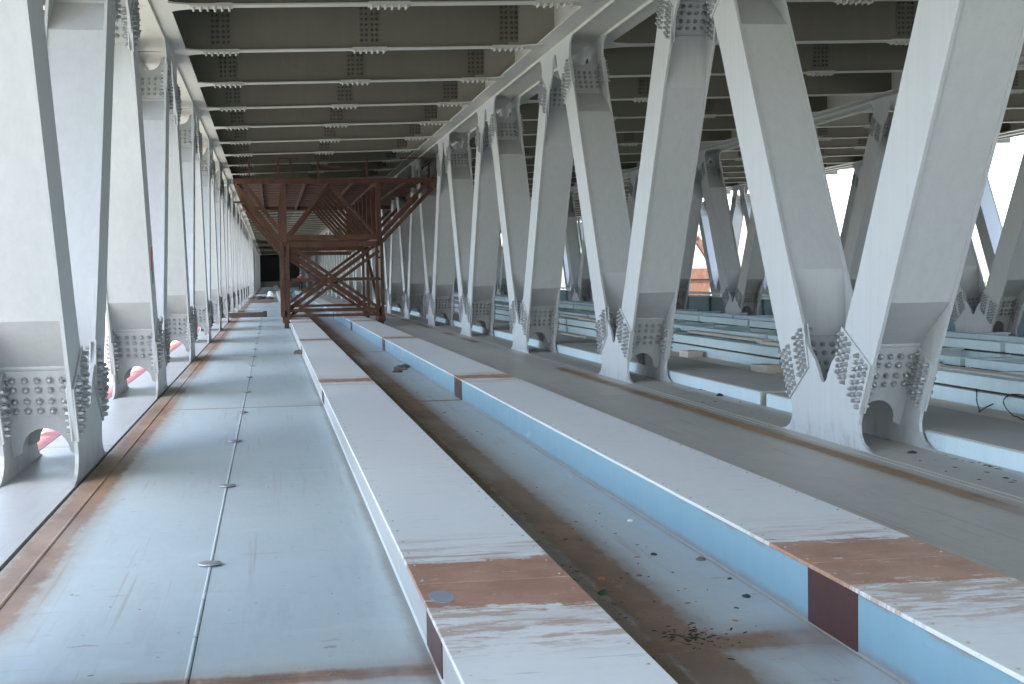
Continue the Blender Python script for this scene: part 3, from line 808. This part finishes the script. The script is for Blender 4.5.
# far heap, sack, soil
mb = MB()
for i in range(9):
    l = lump(rr.uniform(.2, .45), 50 + i, .6); ox_, oy_ = rr.uniform(-.8, .9), rr.uniform(-2, 2)
    mb.add([(p[0] + ox_, p[1] + oy_, p[2]) for p in l.v], l.f)
thing('debris_heap', 'dark heap of covered debris on the far deck by the truss', 'heap', mb.mesh('debris_heap', 'tarpaulin'), (-.85, 108, 0))
mb = lump(.33, 77, 1.5); thing('sack', 'bulging white sack standing past the dark heap', 'sack', mb.mesh('sack', 'white_sack'), (.05, 116, .02))
mb = MB(); mb.xy([(-1.5, 92), (-.2, 90), (.55, 94), (.5, 122), (-1.45, 124)], .002, .012)
o = obj('soil_patch', mb.mesh('soil_patch', 'soil'), None, kind='stuff'); o['label'] = 'brown soil spread on the far deck'; o['category'] = 'soil'

# person standing far along the blue-sided girder
def person(loc):
    J = {'pel': (0, 0, .95), 'sp': (0, .0, 1.15), 'ch': (0, 0, 1.36), 'nk': (0, 0, 1.50), 'hd': (0, -.01, 1.60), 'ht': (0, -.01, 1.74)}
    vs, es, rad = [], [], []
    def add(p, r, prev=None):
        vs.append(p); rad.append(r)
        if prev is not None: es.append((prev, len(vs) - 1))
        return len(vs) - 1
    pel = add(J['pel'], (.15, .11)); s1 = add(J['sp'], (.14, .10), pel); c1 = add(J['ch'], (.16, .11), s1)
    nk = add(J['nk'], (.055, .055), c1); hd = add(J['hd'], (.085, .095), nk); add(J['ht'], (.06, .07), hd)
    for s in (-1, 1):
        h = add((s * .10, 0, .88), (.095, .10), pel); k = add((s * .11, -.02, .48), (.065, .065), h); a = add((s * .11, .01, .08), (.045, .045), k)
        add((s * .12, -.14, .035), (.045, .035), a)
        sh = add((s * .19, 0, 1.42), (.06, .06), c1); el = add((s * .30, .03, 1.17), (.045, .045), sh); wr = add((s * .24, -.08, .98), (.035, .03), el); add((s * .23, -.12, .91), (.035, .02), wr)
    me = bpy.data.meshes.new('person'); me.from_pydata(vs, es, []); me.materials.append(M['person_cloth'])
    o = thing('person', 'person in a red top and dark trousers standing far along the deck', 'person', me, loc, pi * .1)
    md = o.modifiers.new('skin', 'SKIN'); md.use_smooth_shade = True
    for i, r in enumerate(rad): me.skin_vertices[0].data[i].radius = r
    me.skin_vertices[0].data[0].use_root = True
    sb = o.modifiers.new('sub', 'SUBSURF'); sb.levels = sb.render_levels = 1
    mb = lump(.098, 5, 1.0); obj('hair', mb.mesh('hair', 'hair', smooth=True), o, (0, .01, 1.67))
person((2.86, 133, .28))

# ------------------------------------------------------------------ outside on the right
t = thing('pier_frame', 'rusty orange steel pier frame standing outside beyond the outermost truss', 'pier', None, (50.0, 160, 0))
mb = MB(); mb.box(-1.2, 1.2, -1, 1, -14, .6); obj('column', mb.mesh('column', 'gantry_board', bevel=.05), t)
mb = MB(); mb.box(-4.5, 4.5, -1.2, 1.2, .6, 1.9); obj('cap_beam', mb.mesh('cap_beam', 'gantry_board', bevel=.05), t)
mb = MB(); mb.bar((-3.2, 0, 1.9), (-.2, 0, 5.6), .7, .7); mb.bar((2.2, 0, 1.9), (-.2, 0, 5.6), .7, .7); obj('raking_frame', mb.mesh('raking_frame', 'gantry_board'), t)
def tree(loc, h, label, seed):
    r = random.Random(seed)
    t = thing('tree', label, 'tree', None, loc, group=None)
    mb = MB(); mb.tube([(0, 0, 0), (.1, 0, h * .3), (0, .15, h * .6), (.1, .1, h * .85)], [.35, .28, .18, .06])
    for k in range(7):
        a = r.uniform(0, 6.3); z = h * r.uniform(.35, .65); mb.tube([(0, .1, z), (cos(a) * h * .14, sin(a) * h * .14, z + h * .12), (cos(a) * h * .25, sin(a) * h * .25, z + h * .2)], [.14, .09, .03], 6)
    obj('trunk', mb.mesh('trunk', 'bark'), t)
    mb = MB()
    cl = [(r.gauss(0, h * .17), r.gauss(0, h * .17), h * r.uniform(.42, .98), h * r.uniform(.06, .12)) for _ in range(45)]
    for cx_, cy_, cz_, cr in cl:
        for _ in range(70):
            d = Vector((r.gauss(0, 1), r.gauss(0, 1), r.gauss(0, 1))).normalized() * cr * r.uniform(.4, 1.05)
            p = Vector((cx_, cy_, cz_)) + d; s_ = r.uniform(.16, .34)
            a = Vector((r.gauss(0, 1), r.gauss(0, 1), r.gauss(0, 1))).normalized(); b = a.orthogonal().normalized()
            mb.add([p - a * s_, p + b * s_ * .5, p + a * s_, p - b * s_ * .5], [(0, 1, 2, 3)])
    obj('crown', mb.mesh('crown', 'leaf_green'), t)
tree((70, 123, -14), 14.5, 'leafy green tree outside beyond the outermost truss', 3)
tree((84, 138, -14), 15.5, 'taller green tree behind the other one outside the bridge', 4)
